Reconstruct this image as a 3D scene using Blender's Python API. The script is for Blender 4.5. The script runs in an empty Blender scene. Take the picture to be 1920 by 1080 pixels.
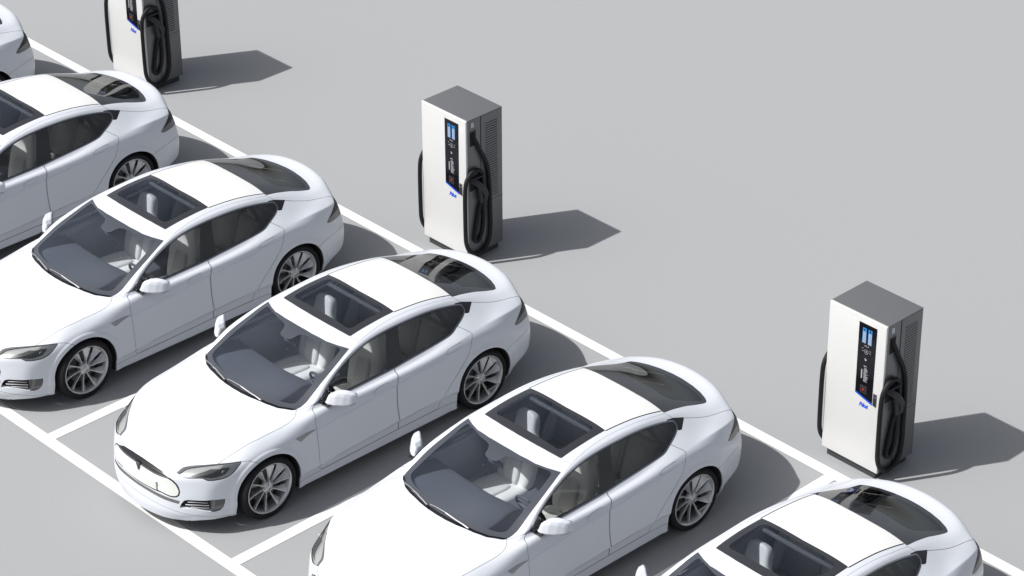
import bpy, bmesh, math, random
import numpy as np
from mathutils import Vector, Matrix, Euler
S = bpy.context.scene
COL = S.collection

# ------------------------------------------------------------------ camera
cd = bpy.data.cameras.new('camera'); cam = bpy.data.objects.new('camera', cd); COL.objects.link(cam)
cam.location = (-14.6658, -20.0773, 16.9091)
cam.rotation_euler = (1.035997, 0.0047272, -0.7588745)
cd.sensor_width = 36.0; cd.lens = 100.5193; cd.clip_start = 0.5; cd.clip_end = 600
S.camera = cam
# ------------------------------------------------------------------ sky and sun
SUN_DIR = Vector((-1.292, 0.709, 1.88)).normalized()          # towards the sun
W = bpy.data.worlds.new('World'); S.world = W; W.use_nodes = True
wn = W.node_tree.nodes; wl = W.node_tree.links
bgn = wn['Background']; sky = wn.new('ShaderNodeTexSky'); sky.sky_type = 'NISHITA'; sky.sun_disc = False
sky.sun_elevation = math.asin(SUN_DIR.z); sky.sun_rotation = math.atan2(SUN_DIR.x, SUN_DIR.y)
sky.air_density = 1.0; sky.dust_density = 3.0; sky.ozone_density = 1.0
hs = wn.new('ShaderNodeHueSaturation'); hs.inputs['Saturation'].default_value = 0.38
wl.new(sky.outputs[0], hs.inputs['Color']); wl.new(hs.outputs[0], bgn.inputs['Color'])
bgn.inputs["Strength"].default_value = 0.10
sl = bpy.data.lights.new('sun', 'SUN'); sl.energy = 4.5; sl.angle = math.radians(0.6); sl.color = (1.0, 0.985, 0.96)
sun = bpy.data.objects.new('sun', sl); COL.objects.link(sun)
sun.rotation_euler = (-SUN_DIR).to_track_quat('-Z', 'Y').to_euler(); sun.location = (0, 0, 20)
S.view_settings.view_transform = 'Standard'; S.view_settings.look = 'None'
S.view_settings.exposure = 0.15; S.view_settings.gamma = 1.0
S.render.resolution_x = 1024; S.render.resolution_y = 576
PI = math.pi
random.seed(4)

# ------------------------------------------------------------------ car body: a smooth half shell, later cut into panels
# rows of the upper surface (front to tail); each row runs from the centre line out to the shoulder
TOP = [
 [(-.905,0,.690),(-.893,.20,.686),(-.862,.38,.678),(-.805,.51,.690),(-.755,.60,.700),(-.690,.69,.705),(-.600,.775,.695)],
 [(-.640,0,.800),(-.630,.21,.797),(-.605,.40,.790),(-.560,.55,.785),(-.525,.65,.780),(-.480,.745,.765),(-.420,.845,.735)],
 [(-.270,0,.885),(-.265,.22,.884),(-.255,.43,.880),(-.240,.59,.880),(-.225,.70,.888),(-.205,.80,.880),(-.180,.885,.835)],
 [(.050,0,.940),(.060,.24,.940),(.085,.47,.936),(.120,.65,.932),(.145,.74,.930),(.170,.825,.920),(.190,.905,.875)],
 [(.292,0,.992),(.325,.26,.991),(.390,.50,.984),(.521,.738,.966),(.590,.82,.966),(.640,.862,.957),(.610,.918,.922)],
 [(.600,0,1.140),(.630,.25,1.136),(.700,.46,1.122),(.800,.715,1.098),(.850,.800,1.112),(.910,.868,.972),(.880,.927,.930)],
 [(.900,0,1.266),(.930,.24,1.262),(1.000,.44,1.247),(1.070,.692,1.217),(1.100,.752,1.218),(1.160,.864,.974),(1.140,.931,.930)],
 [(1.200,0,1.374),(1.225,.22,1.371),(1.270,.42,1.360),(1.332,.655,1.322),(1.370,.712,1.287),(1.430,.862,.977),(1.410,.935,.932)],
 [(1.650,0,1.430),(1.650,.20,1.428),(1.660,.40,1.418),(1.670,.596,1.388),(1.690,.688,1.325),(1.720,.858,.984),(1.710,.938,.936)],
 [(2.070,0,1.438),(2.070,.20,1.436),(2.070,.40,1.426),(2.080,.590,1.397),(2.090,.680,1.338),(2.110,.855,.998),(2.100,.938,.944)],
 [(2.480,0,1.404),(2.480,.20,1.402),(2.480,.40,1.393),(2.490,.585,1.360),(2.500,.668,1.304),(2.500,.836,1.046),(2.480,.936,.968)],
 [(2.830,0,1.338),(2.830,.20,1.335),(2.835,.40,1.325),(2.830,.590,1.290),(2.860,.665,1.235),(2.860,.782,1.125),(2.820,.922,1.000)],
 [(3.200,0,1.232),(3.195,.23,1.228),(3.180,.42,1.216),(3.150,.585,1.192),(3.130,.680,1.152),(3.120,.795,1.075),(3.090,.908,1.010)],
 [(3.590,0,1.106),(3.570,.24,1.104),(3.520,.44,1.100),(3.440,.600,1.096),(3.400,.695,1.070),(3.370,.785,1.035),(3.340,.880,.996)],
 [(3.872,0,1.076),(3.858,.22,1.070),(3.820,.40,1.056),(3.770,.535,1.036),(3.735,.625,1.014),(3.698,.715,.990),(3.645,.805,.955)],
]
# side levels under the shoulder, from the crease down to the sill: (x, y, z) per row
SIDE = [
 [(-.615,.800,.600),(-.420,.873,.660),(-.190,.930,.750),(.160,.953,.790),(.600,.955,.785),(.880,.957,.800),(1.140,.960,.815),(1.410,.962,.832),(1.710,.963,.853),(2.100,.964,.872),(2.470,.965,.888),(2.810,.968,.898),(3.080,.968,.890),(3.350,.940,.850),(3.690,.832,.820)],
 [(-.625,.805,.470),(-.420,.878,.520),(-.190,.940,.580),(.160,.958,.600),(.600,.950,.580),(.880,.950,.585),(1.140,.950,.590),(1.410,.950,.600),(1.710,.950,.610),(2.100,.953,.620),(2.450,.960,.630),(2.790,.970,.640),(3.080,.977,.640),(3.370,.948,.620),(3.720,.842,.600)],
 [(-.630,.808,.340),(-.420,.880,.360),(-.190,.940,.370),(.160,.956,.360),(.620,.954,.345),(.880,.957,.356),(1.140,.960,.368),(1.410,.962,.380),(1.710,.964,.392),(2.100,.966,.402),(2.420,.968,.410),(2.760,.970,.420),(3.080,.974,.420),(3.370,.945,.400),(3.715,.836,.410)],
 [(-.625,.800,.265),(-.420,.870,.280),(-.190,.930,.290),(.160,.944,.290),(.620,.934,.306),(.880,.932,.315),(1.140,.932,.327),(1.410,.931,.338),(1.710,.930,.347),(2.100,.932,.356),(2.420,.938,.364),(2.760,.955,.330),(3.080,.962,.340),(3.360,.935,.330),(3.695,.822,.330)],
 [(-.600,.775,.180),(-.420,.845,.180),(-.190,.895,.175),(.160,.915,.170),(.620,.922,.165),(.880,.922,.163),(1.140,.922,.161),(1.410,.922,.159),(1.710,.922,.157),(2.100,.922,.155),(2.420,.924,.155),(2.760,.930,.170),(3.080,.938,.195),(3.330,.915,.235),(3.620,.790,.265)],
]
# front face: same levels, from the corner in to the centre line (corner itself is SIDE[..][0])
FRONT = [
 [(-.715,.715,.600),(-.785,.625,.600),(-.845,.530,.600),(-.905,.390,.605),(-.935,.205,.612),(-.945,0,.615)],
 [(-.730,.722,.470),(-.802,.632,.465),(-.858,.535,.460),(-.915,.390,.460),(-.945,.205,.462),(-.957,0,.463)],
 [(-.738,.722,.340),(-.810,.632,.335),(-.868,.535,.330),(-.926,.390,.325),(-.960,.205,.322),(-.972,0,.322)],
 [(-.738,.716,.255),(-.812,.628,.248),(-.872,.532,.243),(-.934,.390,.240),(-.972,.205,.238),(-.985,0,.238)],
 [(-.705,.695,.175),(-.785,.612,.165),(-.850,.520,.160),(-.922,.385,.155),(-.968,.205,.152),(-.985,0,.150)],
]
REAR = [
 [(3.755,.738,.820),(3.790,.640,.825),(3.845,.545,.830),(3.905,.400,.840),(3.950,.220,.845),(3.965,0,.848)],
 [(3.800,.750,.600),(3.850,.650,.600),(3.905,.550,.600),(3.965,.400,.600),(4.010,.220,.600),(4.030,0,.600)],
 [(3.795,.742,.420),(3.845,.645,.420),(3.898,.545,.420),(3.955,.395,.420),(3.995,.218,.420),(4.010,0,.420)],
 [(3.750,.725,.340),(3.820,.635,.345),(3.870,.540,.350),(3.925,.390,.350),(3.960,.215,.350),(3.972,0,.350)],
 [(3.695,.705,.275),(3.760,.620,.280),(3.810,.525,.285),(3.865,.380,.285),(3.895,.210,.285),(3.905,0,.285)],
]
def car_shell(level):
    """half shell (y >= 0): interpolating subdivision of the cage -> verts, tris, normals"""
    vid = {}; V = []
    def v(p):
        k = (round(p[0], 4), round(p[1], 4), round(p[2], 4))
        if k not in vid: vid[k] = len(V); V.append(k)
        return vid[k]
    Fq = []
    nr = len(TOP)
    def quad(a, b, c, d):
        Fq.append((a, b, c, d))
    T = [[v(p) for p in row] for row in TOP]
    Sd = [[T[i][6] for i in range(nr)]] + [[v(p) for p in lv] for lv in SIDE]
    Fr = [[T[0][6 - j] for j in range(7)]] + [[Sd[k + 1][0]] + [v(p) for p in lv] for k, lv in enumerate(FRONT)]
    Re = [[T[-1][6 - j] for j in range(7)]] + [[Sd[k + 1][-1]] + [v(p) for p in lv] for k, lv in enumerate(REAR)]
    for i in range(nr - 1):
        for j in range(6): quad(T[i][j], T[i+1][j], T[i+1][j+1], T[i][j+1])
    for k in range(5):
        for i in range(nr - 1): quad(Sd[k][i], Sd[k][i+1], Sd[k+1][i+1], Sd[k+1][i])
        for j in range(6):
            quad(Fr[k][j], Fr[k+1][j], Fr[k+1][j+1], Fr[k][j+1])
            quad(Re[k][j], Re[k][j+1], Re[k+1][j+1], Re[k+1][j])
    # mirror the cage so the centre line stays smooth
    n = len(V); mir = []
    V2 = list(V)
    for i, p in enumerate(V):
        if abs(p[1]) < 1e-6: mir.append(i)
        else: mir.append(len(V2)); V2.append((p[0], -p[1], p[2]))
    F2 = Fq + [tuple(mir[i] for i in reversed(f)) for f in Fq]
    crease = {}
    def cr(seq, w):
        for a, b in zip(seq, seq[1:]):
            crease[(min(a, b), max(a, b))] = w; a, b = mir[a], mir[b]; crease[(min(a, b), max(a, b))] = w
    cr([T[i][5] for i in range(4, 12)], .35)                       # foot of the side glass
    cr([T[i][4] for i in range(4, 12)], .30)
    cr(Sd[1][3:12], .45); cr(Sd[3][4:11], .55); cr(Sd[0][10:15], .62)
    cr(Re[0], .35); cr([T[4][j] for j in range(4)], .30)
    cr(Fr[4], .2)
    me = bpy.data.meshes.new('cage'); me.from_pydata(V2, [], F2); me.update()
    at = me.attributes.new('crease_edge', 'FLOAT', 'EDGE')
    for e in me.edges:
        a, b = e.vertices; w = crease.get((min(a, b), max(a, b)), 0)
        if w: at.data[e.index].value = w
    ob = bpy.data.objects.new('cage', me); COL.objects.link(ob)
    md = ob.modifiers.new('s', 'SUBSURF'); md.subdivision_type = 'CATMULL_CLARK'; md.boundary_smooth = 'ALL'
    tgt = np.array(V2); cur = tgt.copy(); md.levels = 3
    for it in range(7):
        me.vertices.foreach_set('co', cur.ravel()); me.update()
        dg = bpy.context.evaluated_depsgraph_get(); dg.update()
        ev = ob.evaluated_get(dg); em = ev.to_mesh()
        a = np.empty(len(em.vertices) * 3); em.vertices.foreach_get('co', a); a = a.reshape(-1, 3)[:len(V2)]
        ev.to_mesh_clear()
        cur = cur + (tgt - a) * .9
    me.vertices.foreach_set('co', cur.ravel()); me.update(); md.levels = level
    dg = bpy.context.evaluated_depsgraph_get(); dg.update()
    ev = ob.evaluated_get(dg); em = ev.to_mesh(); em.calc_loop_triangles()
    P = np.empty(len(em.vertices) * 3); em.vertices.foreach_get('co', P); P = P.reshape(-1, 3)
    N = np.empty(len(em.vertices) * 3); em.vertices.foreach_get('normal', N); N = N.reshape(-1, 3)
    t = np.empty(len(em.loop_triangles) * 3, dtype=np.int32); em.loop_triangles.foreach_get('vertices', t); t = t.reshape(-1, 3)
    ev.to_mesh_clear(); bpy.data.objects.remove(ob); bpy.data.meshes.remove(me)
    half = (P[t][:, :, 1].min(1) > -1e-6)                            # keep the +y half
    t = t[half]; used = np.unique(t); re = -np.ones(len(P), int); re[used] = np.arange(len(used))
    P = P[used]; N = N[used]; P[np.abs(P[:, 1]) < 1e-5, 1] = 0
    return P, re[t], N

# ------------------------------------------------------------------ materials
def mat(name, col, rough=.5, metal=0, coat=0, spec=.5, emit=None, noise=None, bump=None, coat_rough=.05):
    m = bpy.data.materials.new(name); m.use_nodes = True
    nt = m.node_tree; b = nt.nodes['Principled BSDF']
    b.inputs['Base Color'].default_value = (*col, 1); b.inputs['Roughness'].default_value = rough
    b.inputs['Metallic'].default_value = metal; b.inputs['Coat Weight'].default_value = coat
    b.inputs['Coat Roughness'].default_value = coat_rough; b.inputs['Specular IOR Level'].default_value = spec
    if emit: b.inputs['Emission Color'].default_value = (*col, 1); b.inputs['Emission Strength'].default_value = emit
    if noise:
        sc, amt = noise
        tc = nt.nodes.new('ShaderNodeTexCoord'); n = nt.nodes.new('ShaderNodeTexNoise'); n.inputs['Scale'].default_value = sc; n.inputs['Detail'].default_value = 5
        r = nt.nodes.new('ShaderNodeValToRGB'); r.color_ramp.elements[0].position = .3; r.color_ramp.elements[1].position = .7
        r.color_ramp.elements[0].color = (*[c * (1 - amt) for c in col], 1); r.color_ramp.elements[1].color = (*[min(1, c * (1 + amt)) for c in col], 1)
        nt.links.new(tc.outputs['Object'], n.inputs['Vector']); nt.links.new(n.outputs['Fac'], r.inputs['Fac']); nt.links.new(r.outputs['Color'], b.inputs['Base Color'])
    if bump:
        sc, st = bump
        tc = nt.nodes.new('ShaderNodeTexCoord'); n = nt.nodes.new('ShaderNodeTexNoise'); n.inputs['Scale'].default_value = sc
        bp = nt.nodes.new('ShaderNodeBump'); bp.inputs['Strength'].default_value = st; bp.inputs['Distance'].default_value = .01
        nt.links.new(tc.outputs['Object'], n.inputs['Vector']); nt.links.new(n.outputs['Fac'], bp.inputs['Height']); nt.links.new(bp.outputs[0], b.inputs['Normal'])
    return m
def glass(name, tint, gloss=1.0, ior=1.5, rough=.0):
    m = bpy.data.materials.new(name); m.use_nodes = True; nt = m.node_tree; nt.nodes.clear()
    o = nt.nodes.new('ShaderNodeOutputMaterial'); mx = nt.nodes.new('ShaderNodeMixShader'); t = nt.nodes.new('ShaderNodeBsdfTransparent')
    g = nt.nodes.new('ShaderNodeBsdfGlossy'); f = nt.nodes.new('ShaderNodeFresnel'); f.inputs['IOR'].default_value = ior
    g.inputs['Roughness'].default_value = rough; g.inputs['Color'].default_value = (*(gloss if hasattr(gloss, '__len__') else (gloss,) * 3), 1)
    t.inputs['Color'].default_value = (*tint, 1)
    nt.links.new(f.outputs[0], mx.inputs[0]); nt.links.new(t.outputs[0], mx.inputs[1]); nt.links.new(g.outputs[0], mx.inputs[2]); nt.links.new(mx.outputs[0], o.inputs[0])
    return m
M = dict(
 paint=mat('white_paint_sky_tint', (.600, .622, .670), .38, coat=.35, coat_rough=.12),  # white, with the sky's blue on shaded sides put into the base colour
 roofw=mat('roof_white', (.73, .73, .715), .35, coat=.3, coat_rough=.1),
 gap=mat('panel_gap', (.10, .10, .11), .8),
 seam_or_shade=mat('fine_seam_or_shade', (.16, .165, .18), .7),  # real seams and handle outlines, also shade painted along the door creases
 trim=mat('gloss_black', (.010, .010, .011), .12, coat=.3),
 fritw=mat('windscreen_border', (.050, .055, .067), .06, spec=1.0),  # black border lightened and blued: sky reflection painted into the base colour
 frit=mat('glass_border', (.026, .027, .031), .06, spec=1.0),
 chrome=mat('chrome', (.36, .37, .39), .18, metal=1),
 satin=mat('satin_grey', (.30, .30, .31), .35, metal=.6),
 liner=mat('wheel_liner', (.02, .02, .02), .95, bump=(60, .5)),
 under=mat('underbody', (.015, .015, .016), .9),
 rubber=mat('tyre_rubber', (.012, .012, .014), .8, spec=.25, bump=(90, .25)),
 rim=mat('silver_alloy', (.50, .505, .51), .30, metal=.6),
 barrel=mat('rim_barrel', (.07, .07, .073), .45, metal=.6),
 disc=mat('brake_disc', (.10, .10, .10), .5, metal=.7),
 screen=glass('windscreen_glass', (.88, .91, .94), (.80, .87, 1.0), 1.92),  # blue gloss tint paints the sky's colour into the reflection
 side=glass('side_glass', (.82, .82, .79), 1, 1.5),
 dark=glass('tinted_glass', (.42, .42, .40), 1, 1.75),
 sroof=glass('sunroof_glass', (.84, .87, .92), (.80, .87, 1.0), 1.75),  # same blue gloss tint standing in for reflected sky
 lens=glass('lamp_glass', (.80, .82, .82), 1, 1.5),
 lamp=mat('lamp_reflector', (.62, .62, .61), .3, metal=.5),
 lampd=mat('lamp_dark', (.12, .12, .12), .35, metal=.4),
 tail=mat('tail_lens', (.10, .098, .098), .15, coat=.3),
 taild=mat('tail_lens_dark', (.015, .013, .016), .25, spec=.3),
 seat=mat('seat_fabric', (.62, .615, .60), .85, noise=(180, .18)),
 seatp=mat('seat_leather', (.78, .78, .76), .5),
 dash=mat('dash_plastic', (.078, .086, .104), .6),
 cabin=mat('cabin_lining', (.27, .28, .30), .8),
 head=mat('headliner', (.45, .45, .45), .9),
 mesh=mat('grille_mesh', (.14, .14, .14), .6, bump=(120, .6)),
 plate=mat('plate_white', (.70, .715, .68), .45),
 glassm=mat('mirror_glass', (.5, .5, .52), .05, metal=1),
)
# ------------------------------------------------------------------ object helpers
def tag(o, label=None, cat=None, group=None, kind=None):
    if label: o['label'] = label
    if cat: o['category'] = cat
    if group: o['group'] = group
    if kind: o['kind'] = kind
    return o
def link(name, me, parent=None, loc=None):
    o = bpy.data.objects.new(name, me); COL.objects.link(o)
    if parent: o.parent = parent
    if loc: o.location = loc
    return o
def empty(name, loc=(0, 0, 0), parent=None):
    o = bpy.data.objects.new(name, None); COL.objects.link(o); o.location = loc; o.empty_display_size = .3
    if parent: o.parent = parent
    return o
class MB:
    """collects primitives into one mesh"""
    def __init__(s): s.v = []; s.f = []; s.m = []; s.mats = []; s.sm = []
    def mi(s, m):
        if m not in s.mats: s.mats.append(m)
        return s.mats.index(m)
    def add(s, v, f, m, smooth=False):
        o = len(s.v); s.v += [tuple(p) for p in v]; k = s.mi(m)
        for q in f: s.f.append(tuple(i + o for i in q)); s.m.append(k); s.sm.append(smooth)
    def box(s, lo, hi, m, bev=0, mtx=None):
        bm = bmesh.new(); bmesh.ops.create_cube(bm, size=1)
        c = [(a + b) / 2 for a, b in zip(lo, hi)]; d = [b - a for a, b in zip(lo, hi)]
        for v in bm.verts: v.co = Vector((v.co.x * d[0] + c[0], v.co.y * d[1] + c[1], v.co.z * d[2] + c[2]))
        if bev: bmesh.ops.bevel(bm, geom=bm.edges[:] , offset=bev, segments=3, profile=.6, affect='EDGES')
        if mtx: bmesh.ops.transform(bm, matrix=mtx, verts=bm.verts)
        s.add([v.co[:] for v in bm.verts], [[v.index for v in f.verts] for f in bm.faces], m, bool(bev)); bm.free()
    def tube(s, pts, r, m, n=10, close=False, caps=True):
        pts = [Vector(p) for p in pts]; k = len(pts); rings = []
        up = Vector((0, 0, 1)); prev = None
        for i, p in enumerate(pts):
            t = (pts[(i + 1) % k] - pts[i - 1]) if close else (pts[min(i + 1, k - 1)] - pts[max(i - 1, 0)])
            t.normalize()
            a = prev if prev is not None else (up if abs(t.z) < .9 else Vector((0, 1, 0)))
            a = (a - t * a.dot(t)).normalized(); prev = a; b = t.cross(a)
            rr = r[i] if hasattr(r, '__len__') else r
            rings.append([p + (a * math.cos(2 * PI * j / n) + b * math.sin(2 * PI * j / n)) * rr for j in range(n)])
        v = [q for R_ in rings for q in R_]; f = []
        for i in range(k if close else k - 1):
            for j in range(n):
                a = i * n + j; b_ = i * n + (j + 1) % n; c = ((i + 1) % k) * n + (j + 1) % n; d = ((i + 1) % k) * n + j
                f.append((a, d, c, b_))
        if caps and not close: f.append(tuple(range(n))); f.append(tuple((k - 1) * n + n - 1 - j for j in range(n)))
        s.add(v, f, m, True)
    def lathe(s, prof, m, n=48, axis='y', c=(0, 0, 0), smooth=True):
        v = []; f = []; k = len(prof)
        for i in range(n):
            a = 2 * PI * i / n
            for (r, h) in prof:
                v.append((c[0] + r * math.cos(a), c[1] + h, c[2] + r * math.sin(a)) if axis == 'y' else (c[0] + r * math.cos(a), c[1] + r * math.sin(a), c[2] + h))
        for i in range(n):
            for j in range(k - 1):
                a = i * k + j; b = ((i + 1) % n) * k + j
                f.append((a, a + 1, b + 1, b))
        s.add(v, f, m, smooth)
    def build(s, name, parent=None, loc=None, sub=0, recalc=True):
        me = bpy.data.meshes.new(name); me.from_pydata(s.v, [], s.f)
        for m in s.mats: me.materials.append(m)
        me.polygons.foreach_set('material_index', s.m); me.polygons.foreach_set('use_smooth', s.sm)
        if recalc:
            bm = bmesh.new(); bm.from_mesh(me); bmesh.ops.recalc_face_normals(bm, faces=bm.faces[:]); bm.to_mesh(me); bm.free()
        if any(s.sm):
            try: me.set_sharp_from_angle(angle=math.radians(38))
            except Exception: pass
        me.update()
        return link(name, me, parent, loc)
def soft(name, verts, faces, m, parent=None, level=2, crease=None):
    """a small cage smoothed by subdivision, baked to a mesh"""
    me = bpy.data.meshes.new(name); me.from_pydata(verts, [], faces)
    bm = bmesh.new(); bm.from_mesh(me); bmesh.ops.recalc_face_normals(bm, faces=bm.faces[:]); bm.to_mesh(me); bm.free()
    if crease:
        at = me.attributes.new('crease_edge', 'FLOAT', 'EDGE')
        for e in me.edges: at.data[e.index].value = crease
    o = bpy.data.objects.new('tmp', me); COL.objects.link(o); md = o.modifiers.new('s', 'SUBSURF'); md.levels = level
    dg = bpy.context.evaluated_depsgraph_get(); dg.update()
    m2 = bpy.data.meshes.new_from_object(o.evaluated_get(dg)); bpy.data.objects.remove(o); bpy.data.meshes.remove(me)
    m2.name = name; m2.materials.clear(); m2.materials.append(m); m2.polygons.foreach_set('use_smooth', [True] * len(m2.polygons))
    return link(name, m2, parent)
def loft_cage(secs):
    """sections (lists of equal length) -> closed cage"""
    v = [p for s_ in secs for p in s_]; n = len(secs[0]); f = []
    for i in range(len(secs) - 1):
        for j in range(n): f.append((i * n + j, i * n + (j + 1) % n, (i + 1) * n + (j + 1) % n, (i + 1) * n + j))
    f.append(tuple(range(n))[::-1]); f.append(tuple((len(secs) - 1) * n + j for j in range(n)))
    return v, f
def spl(pts, n=8, close=False):
    """Catmull-Rom through the points"""
    P_ = [Vector(p) for p in pts]; k = len(P_); out = []
    for i in range(k if close else k - 1):
        p0 = P_[i - 1] if (close or i) else P_[0]; p1 = P_[i]; p2 = P_[(i + 1) % k]; p3 = P_[(i + 2) % k] if (close or i + 2 < k) else P_[-1]
        for t in [j / n for j in range(n)]:
            out.append(.5 * ((2 * p1) + (-p0 + p2) * t + (2 * p0 - 5 * p1 + 4 * p2 - p3) * t * t + (-p0 + 3 * p1 - 3 * p2 + p3) * t ** 3))
    if not close: out.append(P_[-1])
    return out
# ------------------------------------------------------------------ cutting the shell into panels
def sd_poly(poly, q):
    """signed distance (negative inside) of points q to a closed polygon"""
    A = np.array(poly, float); B = np.roll(A, -1, 0); D = B - A
    d2 = np.full(len(q), 1e9); ins = np.zeros(len(q), bool)
    for a, b, d in zip(A, B, D):
        w = q - a; t = np.clip((w @ d) / max(d @ d, 1e-12), 0, 1); e = w - t[:, None] * d
        d2 = np.minimum(d2, (e * e).sum(1))
        c = ((a[1] <= q[:, 1]) != (b[1] <= q[:, 1]))
        with np.errstate(divide='ignore', invalid='ignore'): xi = a[0] + (q[:, 1] - a[1]) * d[0] / (d[1] if d[1] else 1e-12)
        ins ^= c & (q[:, 0] < xi)
    return np.where(ins, -1, 1) * np.sqrt(d2)
def sd_line(pl, q):
    """signed side distance to an open polyline (end segments run on)"""
    A = np.array(pl[:-1], float); B = np.array(pl[1:], float); best = np.full(len(q), 1e9); sg = np.zeros(len(q))
    for i, (a, b) in enumerate(zip(A, B)):
        d = b - a; L2 = d @ d; w = q - a; t = (w @ d) / L2
        tc = np.clip(t, -1e3 if i == 0 else 0, 1e3 if i == len(A) - 1 else 1); e = w - tc[:, None] * d
        dd = np.sqrt((e * e).sum(1)); s_ = np.sign(d[0] * w[:, 1] - d[1] * w[:, 0]); m = dd < best
        best[m] = dd[m]; sg[m] = s_[m]
    return best * np.where(sg == 0, 1, sg)
def sm2(pts, n=5, close=True):
    return [(p.x, p.y) for p in spl([(a, b, 0) for a, b in pts], n, close)]
class Shell:
    def __init__(s, P, T, N):
        s.P = P; s.T = T; s.N = N; s.L = np.zeros(len(T), int); s.names = ['body']; s.cut_v = {}
    def lab(s, n):
        if n not in s.names: s.names.append(n)
        return s.names.index(n)
    def q(s, pr):
        return s.P[:, [0, 2]] if pr == 'xz' else s.P[:, [0, 1]] if pr == 'xy' else s.P[:, [1, 2]]
    def cent(s): return s.P[s.T].mean(1)
    def split(s, g, sel):
        """cut the selected faces along g = 0, return g for the new vertex list"""
        g = np.where(np.abs(g) < 1e-6, 1e-6, g); T = s.T; gs = g[T] > 0; k = gs.sum(1); mix = sel & (k > 0) & (k < 3)
        if not mix.any(): return g
        Tm = T[mix]; Gm = gs[mix]; lone = np.where(Gm.sum(1) == 1, Gm.argmax(1), (~Gm).argmax(1))
        idx = (lone[:, None] + np.arange(3)) % 3; Tm = np.take_along_axis(Tm, idx, 1)
        a, b, c = Tm.T
        e = np.concatenate([np.stack([a, b], 1), np.stack([a, c], 1)]); es = np.sort(e, 1)
        u, inv = np.unique(es, axis=0, return_inverse=True); inv = inv.ravel()
        t = (g[u[:, 0]] / (g[u[:, 0]] - g[u[:, 1]]))[:, None]
        np_ = s.P[u[:, 0]] * (1 - t) + s.P[u[:, 1]] * t; nn = s.N[u[:, 0]] * (1 - t) + s.N[u[:, 1]] * t
        base = len(s.P); s.P = np.vstack([s.P, np_]); s.N = np.vstack([s.N, nn]); g = np.concatenate([g, np.zeros(len(u))])
        m = len(a); ab = base + inv[:m]; ac = base + inv[m:]
        Ln = s.L[mix]
        T1 = np.stack([a, ab, ac], 1); T2 = np.stack([ab, b, c], 1); T3 = np.stack([ab, c, ac], 1)
        s.T = np.vstack([T[~mix], T1, T2, T3]); s.L = np.concatenate([s.L[~mix], Ln, Ln, Ln])
        return g
    def region(s, gf, name, frm='body', lim=None, w=0.0, gap='gap'):
        """faces of `frm` with g < 0 become `name`; with w > 0 a strip |g| < w becomes the gap"""
        fl = [s.names.index(x) for x in (frm if isinstance(frm, (list, tuple)) else [frm]) if x in s.names]
        def sel():
            m = np.isin(s.L, fl)
            if lim is not None: m &= lim(s.cent())
            return m
        for off in ((w, -w) if w else (0,)):
            s.split(gf(s) - off, sel())
        m = sel(); G = gf(s); gm = G[s.T].mean(1)
        if w:
            s.L[m & (np.abs(gm) < w)] = s.lab(gap); s.L[m & (gm <= -w)] = s.lab(name) if name else s.L[m & (gm <= -w)]
        else: s.L[m & (gm < 0)] = s.lab(name)
    def line(s, pr, pl, w, name='gap', frm='body', lim=None):
        gf = lambda s_: sd_line(pl, s_.q(pr))
        fl = [s.names.index(x) for x in (frm if isinstance(frm, (list, tuple)) else [frm]) if x in s.names]
        for off in (w, -w):
            m = np.isin(s.L, fl); m &= lim(s.cent()) if lim else True
            s.split(gf(s) - off, m)
        m = np.isin(s.L, fl); m &= lim(s.cent()) if lim else True
        s.L[m & (np.abs(gf(s)[s.T].mean(1)) < w)] = s.lab(name)
    def mesh(s, name, labels, side, off=0.0, sel=None, flip=False, push=None):
        """labels: {label: material}; side 0 both, 1 right (+y), -1 left"""
        ks = [s.names.index(l) for l in labels if l in s.names]; m = np.isin(s.L, ks)
        if sel is not None: m &= sel(s.cent())
        T = s.T[m]; Lb = s.L[m]
        if not len(T): return None
        u, inv = np.unique(T, return_inverse=True); T = inv.reshape(-1, 3)
        P_ = s.P[u].copy(); N_ = s.N[u].copy(); N_ /= np.maximum(np.linalg.norm(N_, axis=1, keepdims=True), 1e-9)
        o = np.full(len(u), off)
        P_ = P_ + N_ * o[:, None]
        if push is not None: P_ = P_ + push(P_)
        vs, fs, ns, ms = [], [], [], []
        mats = []
        ml = []
        for l in labels:
            if labels[l] not in mats: mats.append(labels[l])
        lm = {s.names.index(l): mats.index(labels[l]) for l in labels if l in s.names}
        mi = np.array([lm[x] for x in Lb])
        for sd in ((1, -1) if side == 0 else (side,)):
            o_ = sum(len(x) for x in vs); F_ = T if sd > 0 else T[:, ::-1]
            if flip: F_ = F_[:, ::-1]
            vs.append(P_ * [1, sd, 1]); ns.append(N_ * [1, sd, 1] * (-1 if flip else 1)); fs.append(F_ + o_); ms.append(mi)
        V = np.vstack(vs); F = np.vstack(fs); NN = np.vstack(ns); MI = np.concatenate(ms)
        me = bpy.data.meshes.new(name); me.vertices.add(len(V)); me.vertices.foreach_set('co', V.ravel())
        me.loops.add(F.size); me.loops.foreach_set('vertex_index', F.ravel().astype(np.int32))
        me.polygons.add(len(F)); me.polygons.foreach_set('loop_start', np.arange(0, F.size, 3, dtype=np.int32))
        me.polygons.foreach_set('material_index', MI.astype(np.int32)); me.polygons.foreach_set('use_smooth', np.ones(len(F), bool))
        for mt in mats: me.materials.append(mt)
        me.update(calc_edges=True)
        me.normals_split_custom_set_from_vertices([tuple(x) for x in NN])
        return me

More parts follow.
